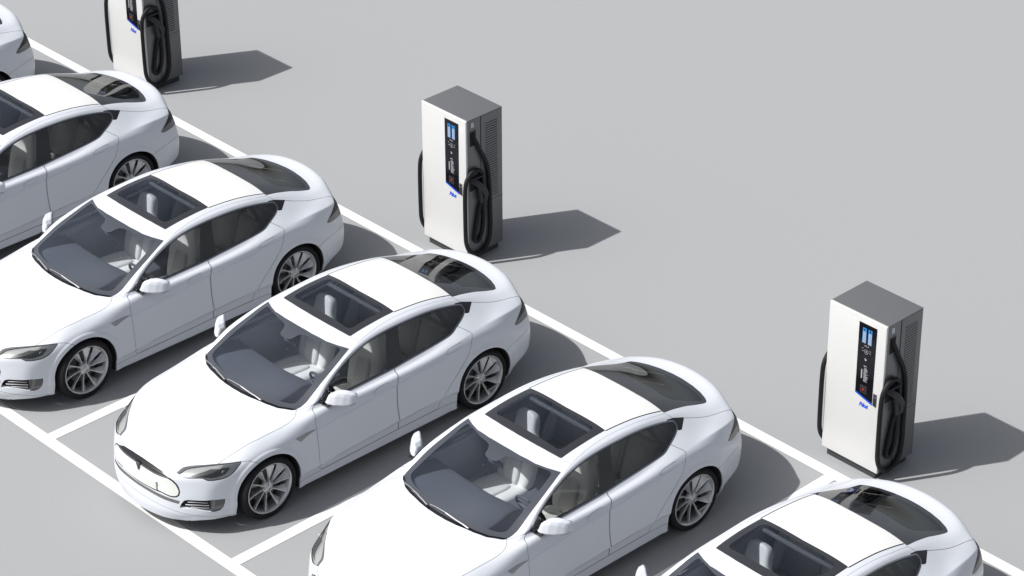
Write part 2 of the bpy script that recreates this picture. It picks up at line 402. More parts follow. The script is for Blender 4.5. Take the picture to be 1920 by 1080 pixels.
# ------------------------------------------------------------------ the car
WX = (-0.012, 2.95)                                                  # wheel centres
P0_, T0_, N0_ = car_shell(4)
_flare = np.zeros(len(P0_))
for cx in WX:
    r = np.hypot(P0_[:, 0] - cx, np.maximum(P0_[:, 2] - .36, 0) * 1.0)
    _flare = np.maximum(_flare, np.clip((.455 - r) / .022, 0, 1) * (P0_[:, 1] > .5))
P0_[:, 1] += .010 * _flare * _flare * (3 - 2 * _flare)
# the character line along the doors: a shallow undercut below it
_zc = np.interp(P0_[:, 0], [.30, .62, 1.0, 1.70, 2.1, 2.43, 2.62], [.79, .785, .808, .853, .872, .886, .893]); _d = _zc - P0_[:, 2]
_fade = np.clip((P0_[:, 0] - .45) / .2, 0, 1) * np.clip((2.60 - P0_[:, 0]) / .35, 0, 1) * (P0_[:, 1] > .8)
P0_[:, 1] -= .007 * _fade * np.clip(_d / .014, 0, 1) * np.exp(-np.maximum(_d - .014, 0) / .07)
_fn = np.cross(P0_[T0_[:, 1]] - P0_[T0_[:, 0]], P0_[T0_[:, 2]] - P0_[T0_[:, 0]]); _nn = np.zeros_like(P0_)
for _j in range(3): np.add.at(_nn, T0_[:, _j], _fn)
_nn[np.abs(P0_[:, 1]) < 1e-5, 1] = 0; _nn /= np.maximum(np.linalg.norm(_nn, axis=1, keepdims=True), 1e-12)
_use = (P0_[:, 1] > .7) & (P0_[:, 2] < 1.0) & (P0_[:, 2] > .2); N0_[_use] = _nn[_use]
SH = Shell(P0_, T0_, N0_)
side_ = lambda c: c[:, 1] > .5
for cx in WX:
    def garch(s, cx=cx):
        q = s.P; dz = np.maximum(q[:, 2] - .36, 0)
        return np.where(q[:, 1] > .45, np.hypot(q[:, 0] - cx, dz) - .392, 1.0)
    SH.region(garch, 'void', lim=side_)
# side windows
DLO = sm2([(.708, .992), (1.13, .974), (1.42, .974), (1.73, .977), (1.92, .986), (2.17, 1.0), (2.42, 1.019), (2.58, 1.040), (2.68, 1.075), (2.775, 1.110), (2.845, 1.140),
       (2.886, 1.168), (2.888, 1.198), (2.868, 1.228), (2.72, 1.268), (2.53, 1.307), (2.39, 1.328), (2.21, 1.345), (1.96, 1.354), (1.77, 1.350), (1.64, 1.342), (1.54, 1.332), (1.394, 1.308),
       (1.266, 1.275), (1.137, 1.234), (1.00, 1.178), (.862, 1.105), (.745, 1.025)], 4)
gl = lambda s: sd_poly(DLO, s.q('xz'))
up = lambda c: (c[:, 1] > .5) & (c[:, 2] > .9) & (c[:, 2] < 1.40) & (c[:, 0] > .55) & (c[:, 0] < 3.2)
SH.region(lambda s: gl(s) + .006, 'zone', lim=up, w=.006, gap='chrome')
TRI = [(2.80, 1.256), (2.90, 1.234), (3.042, 1.183), (2.985, 1.166), (2.945, 1.150), (2.915, 1.136), (2.88, 1.142), (2.80, 1.18)]
SH.region(lambda s: sd_poly(TRI, s.q('xz')), 'trim', lim=up)
def pane(name, f, inset=.022):
    SH.region(lambda s: np.maximum(gl(s) + inset, f(s.P[:, 0], s.P[:, 2])), name, frm='zone')
pane('quarter_f', lambda x, z: x - (.885 + (z - .997) * .27), .018)
pane('pane_f', lambda x, z: np.maximum((.905 + (z - .997) * .27) - x, x - (1.672 + (z - 1.016) * .44)))
pane('pane_r', lambda x, z: np.maximum((1.887 + (z - 1.022) * .27) - x, x - (2.496 + (1.281 - z) * .38)))
pane('quarter_r', lambda x, z: np.maximum((2.57 + (1.271 - z) * .40) - x, x - 2.80))
SH.region(lambda s: s.P[:, 0] - 90, 'trim', frm='zone')
# windscreen, roof, rear window
WS = [(.294, 0), (.300, .13), (.317, .255), (.361, .459), (.410, .585), (.464, .662), (.495, .715), (.521, .736), (.580, .752), (.654, .758), (.80, .745), (.94, .727), (1.07, .706), (1.2, .685), (1.332, .660),
      (1.27, .530), (1.225, .409), (1.20, .22), (1.193, 0), (1.193, -.3), (.294, -.3)]
topl = lambda c: c[:, 2] > .93
SH.region(lambda s: sd_poly(WS, s.q('xy')), 'frit', lim=lambda c: topl(c) & (c[:, 0] < 1.5))
SH.region(lambda s: sd_line([(.325, -.3), (.325, 0), (.330, .13), (.345, .255), (.388, .459), (.437, .585), (.49, .662), (.55, .76)][::-1], s.q('xy')), 'cowl', frm='frit', lim=lambda c: c[:, 0] < .55)
WSI = sm2([(.390, -.3), (.388, 0), (.402, .25), (.452, .47), (.515, .61), (.575, .676), (.66, .680), (.80, .668), (1.02, .642), (1.22, .612), (1.262, .585), (1.235, .50), (1.17, .32), (1.135, .16), (1.09, .11), (1.03, .09), (1.005, .05), (1.0, 0), (1.0, -.3)], 3)
SH.region(lambda s: sd_poly(WSI, s.q('xy')), 'screen', frm='frit')
SR = [(1.393, -.3), (1.393, 0), (1.40, .25), (1.415, .40), (1.441, .545), (1.75, .543), (2.062, .533), (2.052, .25), (2.043, 0), (2.043, -.3)]
rf = lambda c: c[:, 2] > 1.25
SH.region(lambda s: sd_poly(SR, s.q('xy')), 'sun_frame', lim=rf)
SRI = [(1.500, -.3), (1.500, .41), (1.515, .445), (1.55, .46), (1.95, .455), (1.985, .44), (2.0, .40), (1.992, -.3)]
SH.region(lambda s: sd_poly(SRI, s.q('xy')), 'sun_pane', frm='sun_frame')
SH.line('xy', [(2.05, .538), (2.45, .541), (2.84, .557)], .0068, 'trim', lim=lambda c: rf(c) & (c[:, 0] > 2.055) & (c[:, 0] < 2.836) & (c[:, 1] > .4))
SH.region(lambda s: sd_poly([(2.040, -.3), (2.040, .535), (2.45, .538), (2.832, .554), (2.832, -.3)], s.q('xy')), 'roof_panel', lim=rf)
RG = [(2.836, -.3), (2.836, .588), (3.0, .566), (3.214, .546), (3.405, .548), (3.470, .550), (3.505, .546), (3.530, .525), (3.560, .480), (3.602, .375), (3.633, .235), (3.650, .07), (3.652, -.3)]
rr = lambda c: (c[:, 2] > 1.05) & (c[:, 0] > 2.7)
SH.region(lambda s: sd_poly(RG, s.q('xy')), 'rear_frit', lim=rr)
RGI = sm2([(3.104, -.3), (3.104, 0), (3.10, .20), (3.09, .33), (3.13, .42), (3.24, .455), (3.42, .492), (3.480, .502), (3.512, .470), (3.548, .36), (3.575, .20), (3.583, 0), (3.583, -.3)], 4)
SH.region(lambda s: sd_poly(RGI, s.q('xy')), 'rear_pane', frm='rear_frit')
# tailgate, bonnet
TG = [(2.836, -.3), (2.836, .598), (2.889, .664), (2.96, .673), (3.034, .678), (3.141, .692), (3.258, .707), (3.342, .713), (3.449, .713), (3.586, .710), (3.70, .712), (4.3, .712), (4.3, -.3)]
HOOD = [(.34, -.3), (.34, .30), (.40, .45), (.475, .60), (.545, .722), (.519, .752), (.490, .783), (.444, .811), (.390, .830), (.337, .838), (.24, .836), (.138, .828), (-.03, .820), (-.189, .798), (-.30, .775), (-.38, .750), (-.491, .722), (-.582, .640), (-.654, .570), (-.733, .509), (-.815, .464), (-.880, .405), (-.893, .25), (-.899, .10), (-.900, -.3)]
# lamps and front end (before the bonnet so that it ends at them)
HEAD = sm2([(-.304, .787), (-.345, .752), (-.391, .715), (-.437, .684), (-.498, .662), (-.580, .657), (-.654, .662), (-.680, .684), (-.731, .683), (-.795, .675), (-.815, .688), (-.790, .702), (-.733, .727), (-.654, .748), (-.582, .760), (-.496, .770), (-.397, .780)], 2)
SH.region(lambda s: sd_poly(HEAD, s.q('xz')), 'headlight', lim=lambda c: (c[:, 1] > .42) & (c[:, 0] < -.2), w=.0022)
GR = [(-.3, .694), (0, .694), (.155, .689), (.30, .676), (.40, .652), (.44, .644), (.48, .627), (.512, .598), (.533, .562), (.546, .514), (.538, .468), (.515, .444), (.48, .431), (.439, .428), (.343, .440), (.234, .433), (.117, .430), (0, .426), (-.3, .426)]
fr = lambda c: (c[:, 0] < -.7) & (c[:, 1] < .60)
SH.region(lambda s: sd_poly(GR, s.q('yz')), 'grille', lim=fr)
GI = [(-.3, .640), (0, .640), (.24, .629), (.35, .632), (.42, .634), (.465, .615), (.500, .583), (.520, .548), (.531, .514), (.524, .476), (.505, .457), (.47, .446), (.439, .443), (.36, .452), (.27, .456), (0, .452), (-.3, .452)]
SH.region(lambda s: sd_poly(GI, s.q('yz')), 'insert', frm='grille', lim=fr)
SH.line('yz', [(0, .652), (.24, .642), (.37, .643), (.42, .640)], .0045, 'chrome_f', frm='grille', lim=lambda c: fr(c) & (c[:, 1] < .42))
SH.region(lambda s: sd_poly([(-.3, .415), (.12, .420), (.343, .416), (.543, .406), (.535, .370), (.343, .377), (.12, .386), (-.3, .386)], s.q('yz')), 'mesh', lim=fr)
FOG = [(-.865, .325), (-.855, .373), (-.835, .424), (-.808, .438), (-.65, .444), (-.518, .425), (-.522, .385), (-.540, .335), (-.574, .303), (-.622, .296), (-.671, .307), (-.771, .338)]
fl_ = lambda c: (c[:, 1] > .5) & (c[:, 0] < -.4)
SH.region(lambda s: sd_poly(FOG, s.q('xz')), 'duct', lim=fl_)
SH.region(lambda s: -.660 - s.P[:, 0], 'fog', frm='duct')
TAIL = sm2([(3.700, .985), (3.660, .955), (3.572, .906), (3.500, .870), (3.446, .840), (3.456, .820), (3.530, .803), (3.62, .797), (3.716, .796), (3.86, .80), (4.1, .82), (4.2, .92), (3.95, .95), (3.80, .975)], 2)
SH.region(lambda s: sd_poly(TAIL, s.q('xz')), 'tail', lim=lambda c: (c[:, 1] > .42) & (c[:, 0] > 3.3), w=.002)
SH.region(lambda s: sd_poly(HOOD, s.q('xy')), 'hood', lim=lambda c: (c[:, 0] < .6) & (c[:, 2] > .66), w=.0024)
SH.region(lambda s: sd_poly(TG, s.q('xy')), 'tailgate', lim=lambda c: (c[:, 0] > 2.7) & (c[:, 2] > .655), w=.0024)
# doors
FD = [(.72, 1.003), (.672, .978), (.645, .955), (.628, .92), (.617, .86), (.617, .80), (.628, .66), (.637, .529), (.638, .40), (.640, .32), (.652, .285), (.672, .262), (1.211, .263), (1.733, .269), (1.737, .326), (1.724, .42), (1.716, .521), (1.708, .70), (1.707, .84), (1.722, .90), (1.757, .972), (1.765, .99), (1.4, .99), (1.1, .99)]
RD = [(1.771, .99), (1.763, .972), (1.728, .90), (1.713, .84), (1.714, .70), (1.722, .521), (1.730, .42), (1.743, .326), (1.739, .269), (2.296, .268), (2.32, .33), (2.357, .419), (2.466, .526), (2.56, .615), (2.623, .681), (2.685, .752), (2.718, .800), (2.745, .87), (2.768, .934), (2.800, .985), (2.798, 1.010), (2.770, 1.030), (2.736, 1.056), (2.69, 1.090), (2.60, 1.052), (2.42, 1.030), (2.17, 1.012), (1.95, 1.0)]
sd2 = lambda c: (c[:, 1] > .7)
SH.region(lambda s: sd_poly(FD, s.q('xz')), 'door_f', lim=sd2, w=.0024)
SH.region(lambda s: sd_poly(RD, s.q('xz')), 'door_r', lim=sd2, w=.0024)
SH.region(lambda s: sd_poly(sm2([(1.394, .872), (1.412, .895), (1.447, .913), (1.53, .921), (1.597, .922), (1.610, .908), (1.585, .880), (1.52, .866), (1.453, .861), (1.405, .862)], 3), s.q('xz')), 'handle_f', frm='door_f', w=.0018, gap='seam_or_shade')
SH.region(lambda s: sd_poly(sm2([(2.41, .927), (2.428, .945), (2.465, .957), (2.55, .966), (2.629, .970), (2.640, .956), (2.604, .932), (2.54, .917), (2.463, .911), (2.42, .915)], 3), s.q('xz')), 'handle_r', frm='door_r', w=.0018, gap='seam_or_shade')
SH.region(lambda s: sd_poly([(.335, .802), (.364, .806), (.483, .812), (.600, .802), (.612, .794), (.514, .777), (.453, .760), (.399, .735)], s.q('xz')), 'vent', lim=sd2)
SH.region(lambda s: .868 + (s.P[:, 0] - 3.6) * .12 - s.P[:, 2], 'tail_d', frm='tail')
# thin dark strips: painted shade on two door creases, then real seams
SH.line('xz', [(.60, .776), (.88, .796), (1.14, .8125), (1.41, .829), (1.71, .849), (2.10, .868), (2.47, .884)], .0017, 'seam_or_shade', frm=['body', 'door_f', 'door_r'], lim=lambda c: (c[:, 0] > .605) & (c[:, 0] < 2.44) & (c[:, 1] > .7))  # painted shade under the character line, no joint here
SH.line('xz', [(.655, .349), (.88, .360), (1.14, .372), (1.41, .384), (1.71, .396), (2.10, .406), (2.40, .413)], .0014, 'seam_or_shade', frm=['door_f', 'door_r'], lim=lambda c: (c[:, 0] > .70) & (c[:, 0] < 2.35) & (c[:, 1] > .7))  # painted shade along the rocker crease, no joint here
sl_ = lambda a, b, z0=0, z1=9: (lambda c: (c[:, 0] > a) & (c[:, 0] < b) & (c[:, 1] > .45) & (c[:, 2] > z0) & (c[:, 2] < z1))
SH.line('xz', [(.39, .249), (.664, .252), (1.211, .260), (1.743, .266), (2.284, .264), (2.55, .262)], .0022, lim=sl_(.36, 2.57, 0, .4))
SH.line('xz', [(-.36, .790), (-.30, .788), (-.237, .781), (-.187, .757), (-.131, .722)], .0020, lim=sl_(-.31, -.13, .68))
SH.line('xz', [(3.255, .613), (3.525, .636), (3.9, .645)], .0022, lim=sl_(3.255, 4.2))
SH.line('xz', [(-.368, .194), (-.461, .194), (-.581, .209), (-.739, .250), (-.853, .269), (-.929, .290), (-.99, .307)], .0018, 'seam_or_shade', lim=lambda c: c[:, 0] < -.36)
SH.line('xy', [(1.15, .735), (1.35, .690), (1.529, .648), (1.70, .624), (1.828, .612), (2.0, .602), (2.214, .598), (2.4, .598), (2.59, .604), (2.83, .600)], .0016, 'seam_or_shade', lim=lambda c: (c[:, 0] > 1.15) & (c[:, 0] < 2.83) & (c[:, 2] > 1.2))
SH.line('xy', [(.521, .745), (.60, .790), (.71, .842)], .0018, lim=lambda c: (c[:, 0] > .52) & (c[:, 0] < .70) & (c[:, 1] > .745) & (c[:, 1] < .86) & (c[:, 2] > .93))
SH.line('xy', [(1.440, .54), (1.47, .66)], .0014, 'seam_or_shade', lim=lambda c: (c[:, 1] > .545) & (c[:, 1] < .65) & (c[:, 0] > 1.3) & (c[:, 0] < 1.6) & (c[:, 2] > 1.3))

def border_edges(lab):
    """edges between the faces of `lab` and everything else (indices into SH.P)"""
    k = SH.names.index(lab); ed = {}
    for t in SH.T[SH.L == k]:
        for a, b in ((t[0], t[1]), (t[1], t[2]), (t[2], t[0])):
            key = (min(a, b), max(a, b)); ed[key] = ed.get(key, 0) + 1
    return [e for e, n in ed.items() if n == 1]
def zat(x, y):
    q = SH.P; i = np.argmin((q[:, 0] - x) ** 2 + (q[:, 1] - abs(y)) ** 2 - (q[:, 2] > .6) * 1.0); return float(q[i, 2])
DISH = lambda d: (lambda P_: np.zeros_like(P_) + np.array(d))

def build_car():
    root = empty('electric_car')
    both = lambda nm, labels, **k: link(nm, SH.mesh(nm, labels, 0, **k), root)
    body = both('body', {'body': M['paint']})
    g = both('gaps_and_crease_shade', {'gap': M['gap'], 'seam_or_shade': M['seam_or_shade']}, off=-.0015)  # real gaps and seams, plus the painted shade on the door creases
    both('bonnet', {'hood': M['paint']})
    tg = both('tailgate', {'tailgate': M['paint']})
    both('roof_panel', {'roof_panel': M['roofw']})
    ws = both('windscreen', {'screen': M['screen'], 'frit': M['fritw']})
    link('cowl', SH.mesh('cowl', {'cowl': M['trim']}, 0, off=-.012), ws)
    sr = both('sunroof', {'sun_frame': M['frit']}); link('pane', SH.mesh('pane', {'sun_pane': M['sroof']}, 0), sr)
    rw = link('rear_window', SH.mesh('rear_window', {'rear_frit': M['frit'], 'rear_pane': M['dark']}, 0), root)
    # recessed front openings
    gr = both('grille', {'grille': M['trim'], 'chrome_f': M['chrome']}); link('grille_insert', SH.mesh('grille_insert', {'insert': M['plate']}, 0, off=.001), gr)
    both('lower_grille', {'mesh': M['mesh']}, off=-.004)
    for sd in (1, -1):
        link('window_trim', SH.mesh('window_trim', {'trim': M['trim'], 'chrome': M['chrome']}, sd), root)
        for nm, lb, hl, pn in (('front_door', 'door_f', 'handle_f', 'pane_f'), ('rear_door', 'door_r', 'handle_r', 'pane_r')):
            d = link(nm, SH.mesh(nm, {lb: M['paint']}, sd), root)
            link('handle', SH.mesh('handle', {hl: M['paint']}, sd, off=.003), d)
            link('window', SH.mesh('window', {pn: M['side']}, sd), d)
            def inset(P_):
                o = np.zeros_like(P_); o[:, 1] = -.055 - .03 * np.clip((.8 - P_[:, 2]) / .1, 0, 1); return o
            link('door_lining', SH.mesh('door_lining', {lb: M['lining'], hl: M['lining']}, sd, flip=True, push=inset), d)
        link('quarter_window', SH.mesh('quarter_window', {'quarter_f': M['side']}, sd), root)
        link('quarter_window', SH.mesh('quarter_window', {'quarter_r': M['dark']}, sd), root)
        link('fender_vent', SH.mesh('fender_vent', {'vent': M['satin']}, sd, off=.002), root)
        # headlight: clear lens over a modelled lamp
        hl = link('headlight', SH.mesh('headlight', {'headlight': M['lens']}, sd), root)
        HI = [(-.775, .694), (-.70, .716), (-.60, .738), (-.50, .748), (-.42, .752), (-.455, .722), (-.50, .694), (-.575, .680), (-.640, .684), (-.70, .696)]
        inner = SH.mesh('lamp_housing', {'headlight': M['lamp']}, sd, off=-.012)
        link('lamp_housing', inner, hl)
        mb = MB()
        def hp(x, z, o):                                             # a point of the lens surface, sunk by o
            i = np.argmin((SH.P[:, 0] - x) ** 2 + (SH.P[:, 2] - z) ** 2 + (SH.P[:, 1] < .4) * 9); p = SH.P[i] - SH.N[i] * o; return (p[0], p[1] * sd, p[2])
        pts = sm2(HI, 3); c_ = np.mean(pts, 0)
        rings = [[hp(c_[0] + (a - c_[0]) * k_, c_[1] + (b - c_[1]) * k_, .009) for a, b in pts] for k_ in (1, .75, .5, .25, .02)]
        n_ = len(pts); vv = [p for r_ in rings for p in r_]; ff = [(i * n_ + j, i * n_ + (j + 1) % n_, (i + 1) * n_ + (j + 1) % n_, (i + 1) * n_ + j) for i in range(4) for j in range(n_)]
        mb.add(vv, ff, M['lampd'], True); mb.build('lamp_mask', hl)
        mb = MB(); c0 = hp(-.495, .722, .004)
        mb.lathe([(0, -.012 * sd + .0), (.012, -.010 * sd), (.019, -.002 * sd), (.021, .004 * sd)], M['lamp'], 20, c=(c0[0], c0[1] + .008 * sd, c0[2])); mb.build('projector', hl)
        # fog lamp and duct
        fg = link('fog_lamp', SH.mesh('fog_lamp', {'fog': M['fog']}, sd, off=-.004), root)
        dm = MB(); E_ = border_edges('duct'); dep = np.array([.035, -.028, 0])
        vv, ff = [], []
        for a, b in E_:
            pa, pb = SH.P[a], SH.P[b]; i = len(vv)
            vv += [tuple(pa * [1, sd, 1]), tuple(pb * [1, sd, 1]), tuple((pb + dep) * [1, sd, 1]), tuple((pa + dep) * [1, sd, 1])]; ff.append((i, i + 1, i + 2, i + 3))
        dm.add(vv, ff, M['paint'])
        for zz, x0, x1 in ((.405, -.82, -.675), (.372, -.835, -.675), (.345, -.80, -.675)):
            dm.tube([tuple(np.array(hp(x, zz + (x - x0) * .02, .012))) for x in np.linspace(x0, x1, 6)], .006, M['satin'], 6)
        dm.build('bumper_duct', root, recalc=False)
        link('duct_back', SH.mesh('duct_back', {'duct': M['under']}, sd, push=DISH(dep)), root)
        tl = link('taillight', SH.mesh('taillight', {'tail': M['tail'], 'tail_d': M['taild']}, sd, off=.001), root)
        # wheel wells
        for w_, cx in enumerate(WX):
            mb = MB(); vv, ff, v2, f2 = [], [], [], []
            kv = SH.names.index('void')
            for a, b in BE:
                pa, pb = SH.P[a], SH.P[b]
                if abs(pa[0] - cx) > .6: continue
                if max(pa[2], pb[2]) < .19 and abs(abs(pa[0] - cx) - .392) > .02: continue
                i = len(vv); q = lambda p, y: (p[0], y * sd, p[2])
                vv += [q(pa, pa[1]), q(pb, pb[1]), q(pb, pb[1] - .018), q(pa, pa[1] - .018)]; ff.append((i, i + 1, i + 2, i + 3))
                i = len(v2); v2 += [q(pa, pa[1] - .018), q(pb, pb[1] - .018), q(pb, .60), q(pa, .60)]; f2.append((i, i + 1, i + 2, i + 3))
            mb.add(vv, ff, M['paint']); mb.add(v2, f2, M['liner'])
            n_ = 24; arc = [(cx + .40 * math.cos(PI * j / n_), .605 * sd, .36 + .40 * math.sin(PI * j / n_)) for j in range(n_ + 1)] + [(cx - .40, .605 * sd, .17), (cx + .40, .605 * sd, .17)]
            mb.add(arc, [tuple(range(len(arc)))], M['liner'])
            mb.build('wheel_arch', root, recalc=False)
        # door mirror
        y0 = .865
        def sec(y, x0, x1, z0, z1, t=.012):
            return [(x0 + t, y * sd, z0), (x1 - .01, y * sd, z0), (x1, y * sd, z0 + t), (x1, y * sd, z1 - t), (x1 - t * 1.5, y * sd, z1), (x0 + .045, y * sd, z1), (x0 + .022, y * sd, z1 - .03), (x0, y * sd, z0 + .015)]
        # outline in the x-z plane (front edge leans back), swept outwards
        v_, f_ = loft_cage([sec(.880, .800, .895, .992, 1.050), sec(.892, .796, .920, .988, 1.080), sec(.925, .798, .942, .986, 1.115), sec(.985, .832, .985, .986, 1.130), sec(1.045, .888, 1.030, .986, 1.120), sec(1.085, .940, 1.058, .990, 1.100), sec(1.098, .965, 1.056, .998, 1.082)])
        mr = soft('side_mirror', v_, f_, M['paint'], root, 3, .62)
        mb = MB(); q_ = [(.815, .90), (.93, .90), (1.04, 1.06), (1.04, 1.085), (.965, 1.085)]; mb.add([(a, b * sd, z) for z in (.976, .988) for a, b in q_], [(0, 1, 2, 3, 4), (9, 8, 7, 6, 5)] + [(i, (i + 1) % 5, (i + 1) % 5 + 5, i + 5) for i in range(5)], M['satin'])
        mb.box((.775, min(.835 * sd, .95 * sd), .979), (.90, max(.835 * sd, .95 * sd), .992), M['trim'], .004)
        mb.box((.765, min(.835 * sd, .875 * sd), .982), (.93, max(.835 * sd, .875 * sd), 1.02), M['trim'], .008)
        mb.build('mirror_foot', mr)
        mb = MB(); q_ = [(.950, .93, 1.005), (1.062, 1.085, 1.005), (1.060, 1.080, 1.090), (.990, .985, 1.118), (.952, .935, 1.105)]; mb.add([(a + d, b * sd, z) for d in (0, .004) for a, b, z in q_], [(0, 1, 2, 3, 4), (9, 8, 7, 6, 5)] + [(i, (i + 1) % 5, (i + 1) % 5 + 5, i + 5) for i in range(5)], M['glassm']); mb.build('mirror_glass', mr)
    # emblem on the grille: a tapering shield with a T-shaped bar
    mb = MB(); x_ = -.957
    def plate2(pts, xa, xb, m):
        v = [(xa, y, z) for y, z in pts] + [(xb, y, z) for y, z in pts]; n = len(pts)
        mb.add(v, [tuple(range(n)), tuple(range(2 * n - 1, n - 1, -1))] + [(i, i + n, (i + 1) % n + n, (i + 1) % n) for i in range(n)], m)
    plate2([(-.046, .665), (-.040, .672), (0, .675), (.040, .672), (.046, .665), (.034, .655), (.024, .625), (.010, .580), (0, .566), (-.010, .580), (-.024, .625), (-.034, .655)], x_, x_ + .03, M['trim'])
    plate2([(-.036, .6625), (0, .6675), (.036, .6625), (.030, .657), (.012, .6565), (.0075, .650), (.003, .592), (0, .584), (-.003, .592), (-.0075, .650), (-.012, .6565), (-.030, .657)], x_ - .002, x_ - .0002, M['chrome'])
    mb.build('emblem', gr)
    # number plate, slightly curved
    mb = MB(); n = 10; vv = []
    for k_ in range(n + 1):
        y = -.28 + .555 * k_ / n; xx = -.978 + .34 * y * y
        vv += [(xx, y, .460), (xx - .002, y, .556), (xx + .012, y, .556), (xx + .012, y, .460)]
    f = []
    for k_ in range(n):
        for j in range(4): f.append((k_ * 4 + j, k_ * 4 + (j + 1) % 4, (k_ + 1) * 4 + (j + 1) % 4, (k_ + 1) * 4 + j))
    f += [(0, 1, 2, 3), (n * 4 + 3, n * 4 + 2, n * 4 + 1, n * 4)]
    mb.add(vv, f, M['plate']); mb.build('number_plate', root)
    # wipers
    for a, b in (((.445, .640), (.322, .150)), ((.338, .135), (.352, -.400))):
        mb = MB(); p = [(a[0] + (b[0] - a[0]) * t, a[1] + (b[1] - a[1]) * t) for t in np.linspace(0, 1, 8)]
        mb.tube([(x, y, zat(x, y) + .018) for x, y in p], .0065, M['satin'], 6); q = p[3:]
        mb.tube([(x - .012, y, zat(x, y) + .028) for x, y in q], .005, M['wiper'], 6)
        mb.build('wiper', root)
    # underside and cabin
    mb = MB(); mb.box((-.80, -.60, .15), (3.70, .60, .30), M['under']); mb.box((.42, -.90, .155), (2.52, .90, .25), M['under'])
    mb.box((-.60, -.59, .30), (.42, .59, .66), M['under']); mb.box((2.80, -.59, .30), (3.70, .59, .70), M['under'])
    mb.build('underbody', root)
    mb = MB(); mb.box((.40, -.84, .25), (2.8, .84, .33), M['cabin']); mb.box((.44, -.10, .33), (2.2, .10, .50), M['cabin'], .03)
    mb.box((1.20, -.09, .50), (1.85, .09, .60), M['dash'], .03)
    mb.box((2.74, -.78, .66), (3.62, .78, .72), M['cabin'])
    for sd in (1, -1): mb.box((1.70, min(.80 * sd, .76 * sd), .33), (1.86, max(.80 * sd, .76 * sd), 1.0), M['cabin'])
    mb.build('cabin_floor', root)
    hd = SH.mesh('headliner', {'body': M['head'], 'roof_panel': M['head']}, 0, off=-.03, flip=True, sel=lambda c: (c[:, 2] > 1.2) & (c[:, 0] > .9) & (c[:, 0] < 2.9))
    link('headliner', hd, root)
    mb = MB(); mb.box((1.962, -.44, 1.355), (2.0, .44, 1.385), M['seatp'], .008); mb.build('roof_bar', root)
    # dashboard: swept shelf under the windscreen
    secs = []
    for y in (-.83, -.82, -.76, -.6, -.45, -.3, 0, .3, .6, .76, .82, .83):
        c = .13 * (y / .8) ** 2; hood = .03 if y in (-.45, -.3) else 0
        secs.append([(.355 + c * 1.2, y, .945), (.60 + c, y, .945), (.86 + c * .5, y, .930 + hood), (1.00 + c * .3, y, .905 + hood), (1.03 + c * .2, y, .84), (.98, y, .62), (.55, y, .60), (.42 + c, y, .80)])
    v_, f_ = loft_cage(secs); db = soft('dashboard', v_, f_, M['dash'], root, 2, .35)
    mb = MB(); mb.box((1.035, -.17, .60), (1.055, .13, .84), M['screenoff'], .006); mb.build('display', db)
    # steering wheel
    mb = MB(); cyl = Matrix.Translation((1.20, -.37, .80)) @ Matrix.Rotation(math.radians(64), 4, 'Y')
    mb.tube([tuple(cyl @ Vector((.185 * math.cos(a), .185 * math.sin(a), 0))) for a in np.linspace(0, 2 * PI, 33)[:-1]], .015, M['dash'], 8, close=True)
    mb.tube([tuple(cyl @ Vector(p)) for p in ((0, -.18, 0), (0, 0, -.02), (0, .18, 0))], .018, M['dash'], 6); mb.tube([tuple(cyl @ Vector(p)) for p in ((.18, 0, 0), (0, 0, -.02))], .018, M['dash'], 6)
    mb.tube([tuple(cyl @ Vector(p)) for p in ((0, 0, .03), (0, 0, -.2))], .05, M['dash'], 12); mb.build('steering_wheel', root)
    mb = MB(); mb.box((1.07, -.10, 1.20), (1.10, .10, 1.26), M['dash'], .012); mb.tube([(1.05, 0, 1.30), (1.08, 0, 1.25)], .01, M['dash'], 6); mb.build('rear_view_mirror', root)
    # seats
    def seat(yc):
        s_ = empty('front_seat', (0, 0, 0), root)
        def ring(c, w, t, ax, ay, nz=None):                          # rounded rectangle centred c: half width w (y), half thickness t along vector ax
            ax = Vector(ax); c = Vector(c)
            return [tuple(c + ax * (t * b) + Vector((0, w * a, 0))) for a, b in ((-1, -.6), (-.75, -1), (-.35, -.72), (.35, -.72), (.75, -1), (1, -.6), (1, .7), (.6, 1), (-.6, 1), (-1, .7))]
        back = [((1.70, .46), .22, .08), ((1.735, .60), .245, .085), ((1.785, .78), .255, .08), ((1.83, .93), .262, .08), ((1.86, 1.01), .215, .07), ((1.88, 1.06), .15, .06), ((1.905, 1.15), .145, .065), ((1.925, 1.235), .135, .06), ((1.93, 1.268), .09, .04)]
        v_, f_ = loft_cage([ring((x, yc, z), w, t, (.96, 0, -.28), 0) for (x, z), w, t in back]); soft('backrest', v_, f_, M['seatp'], s_, 2)
        v_, f_ = loft_cage([ring((x - .010, yc, z), w, t, (.96, 0, -.28), 0) for (x, z), w, t in (((1.693, .50), .12, .083), ((1.733, .64), .125, .088), ((1.78, .80), .12, .085), ((1.818, .93), .10, .082))]); soft('back_panel', v_, f_, M['seat'], s_, 2)
        v_, f_ = loft_cage([ring((x, yc, z), w, t, (0, 0, -1), 0) for (x, z), w, t in (((1.20, .50), .22, .06), ((1.25, .515), .255, .075), ((1.45, .50), .265, .08), ((1.66, .48), .25, .08), ((1.76, .47), .22, .06))]); soft('cushion', v_, f_, M['seatp'], s_, 2)
        v_, f_ = loft_cage([ring((x, yc, z + .010), w, t, (0, 0, -1), 0) for (x, z), w, t in (((1.235, .52), .11, .07), ((1.30, .515), .13, .08), ((1.45, .50), .135, .083), ((1.62, .485), .12, .08))]); soft('cushion_panel', v_, f_, M['seat'], s_, 2)
        mb = MB(); mb.box((1.28, yc - .20, .33), (1.70, yc + .20, .45), M['dash'], .02); mb.build('seat_base', s_)
    seat(.40); seat(-.40)
    rs = empty('rear_seat', (0, 0, 0), root)
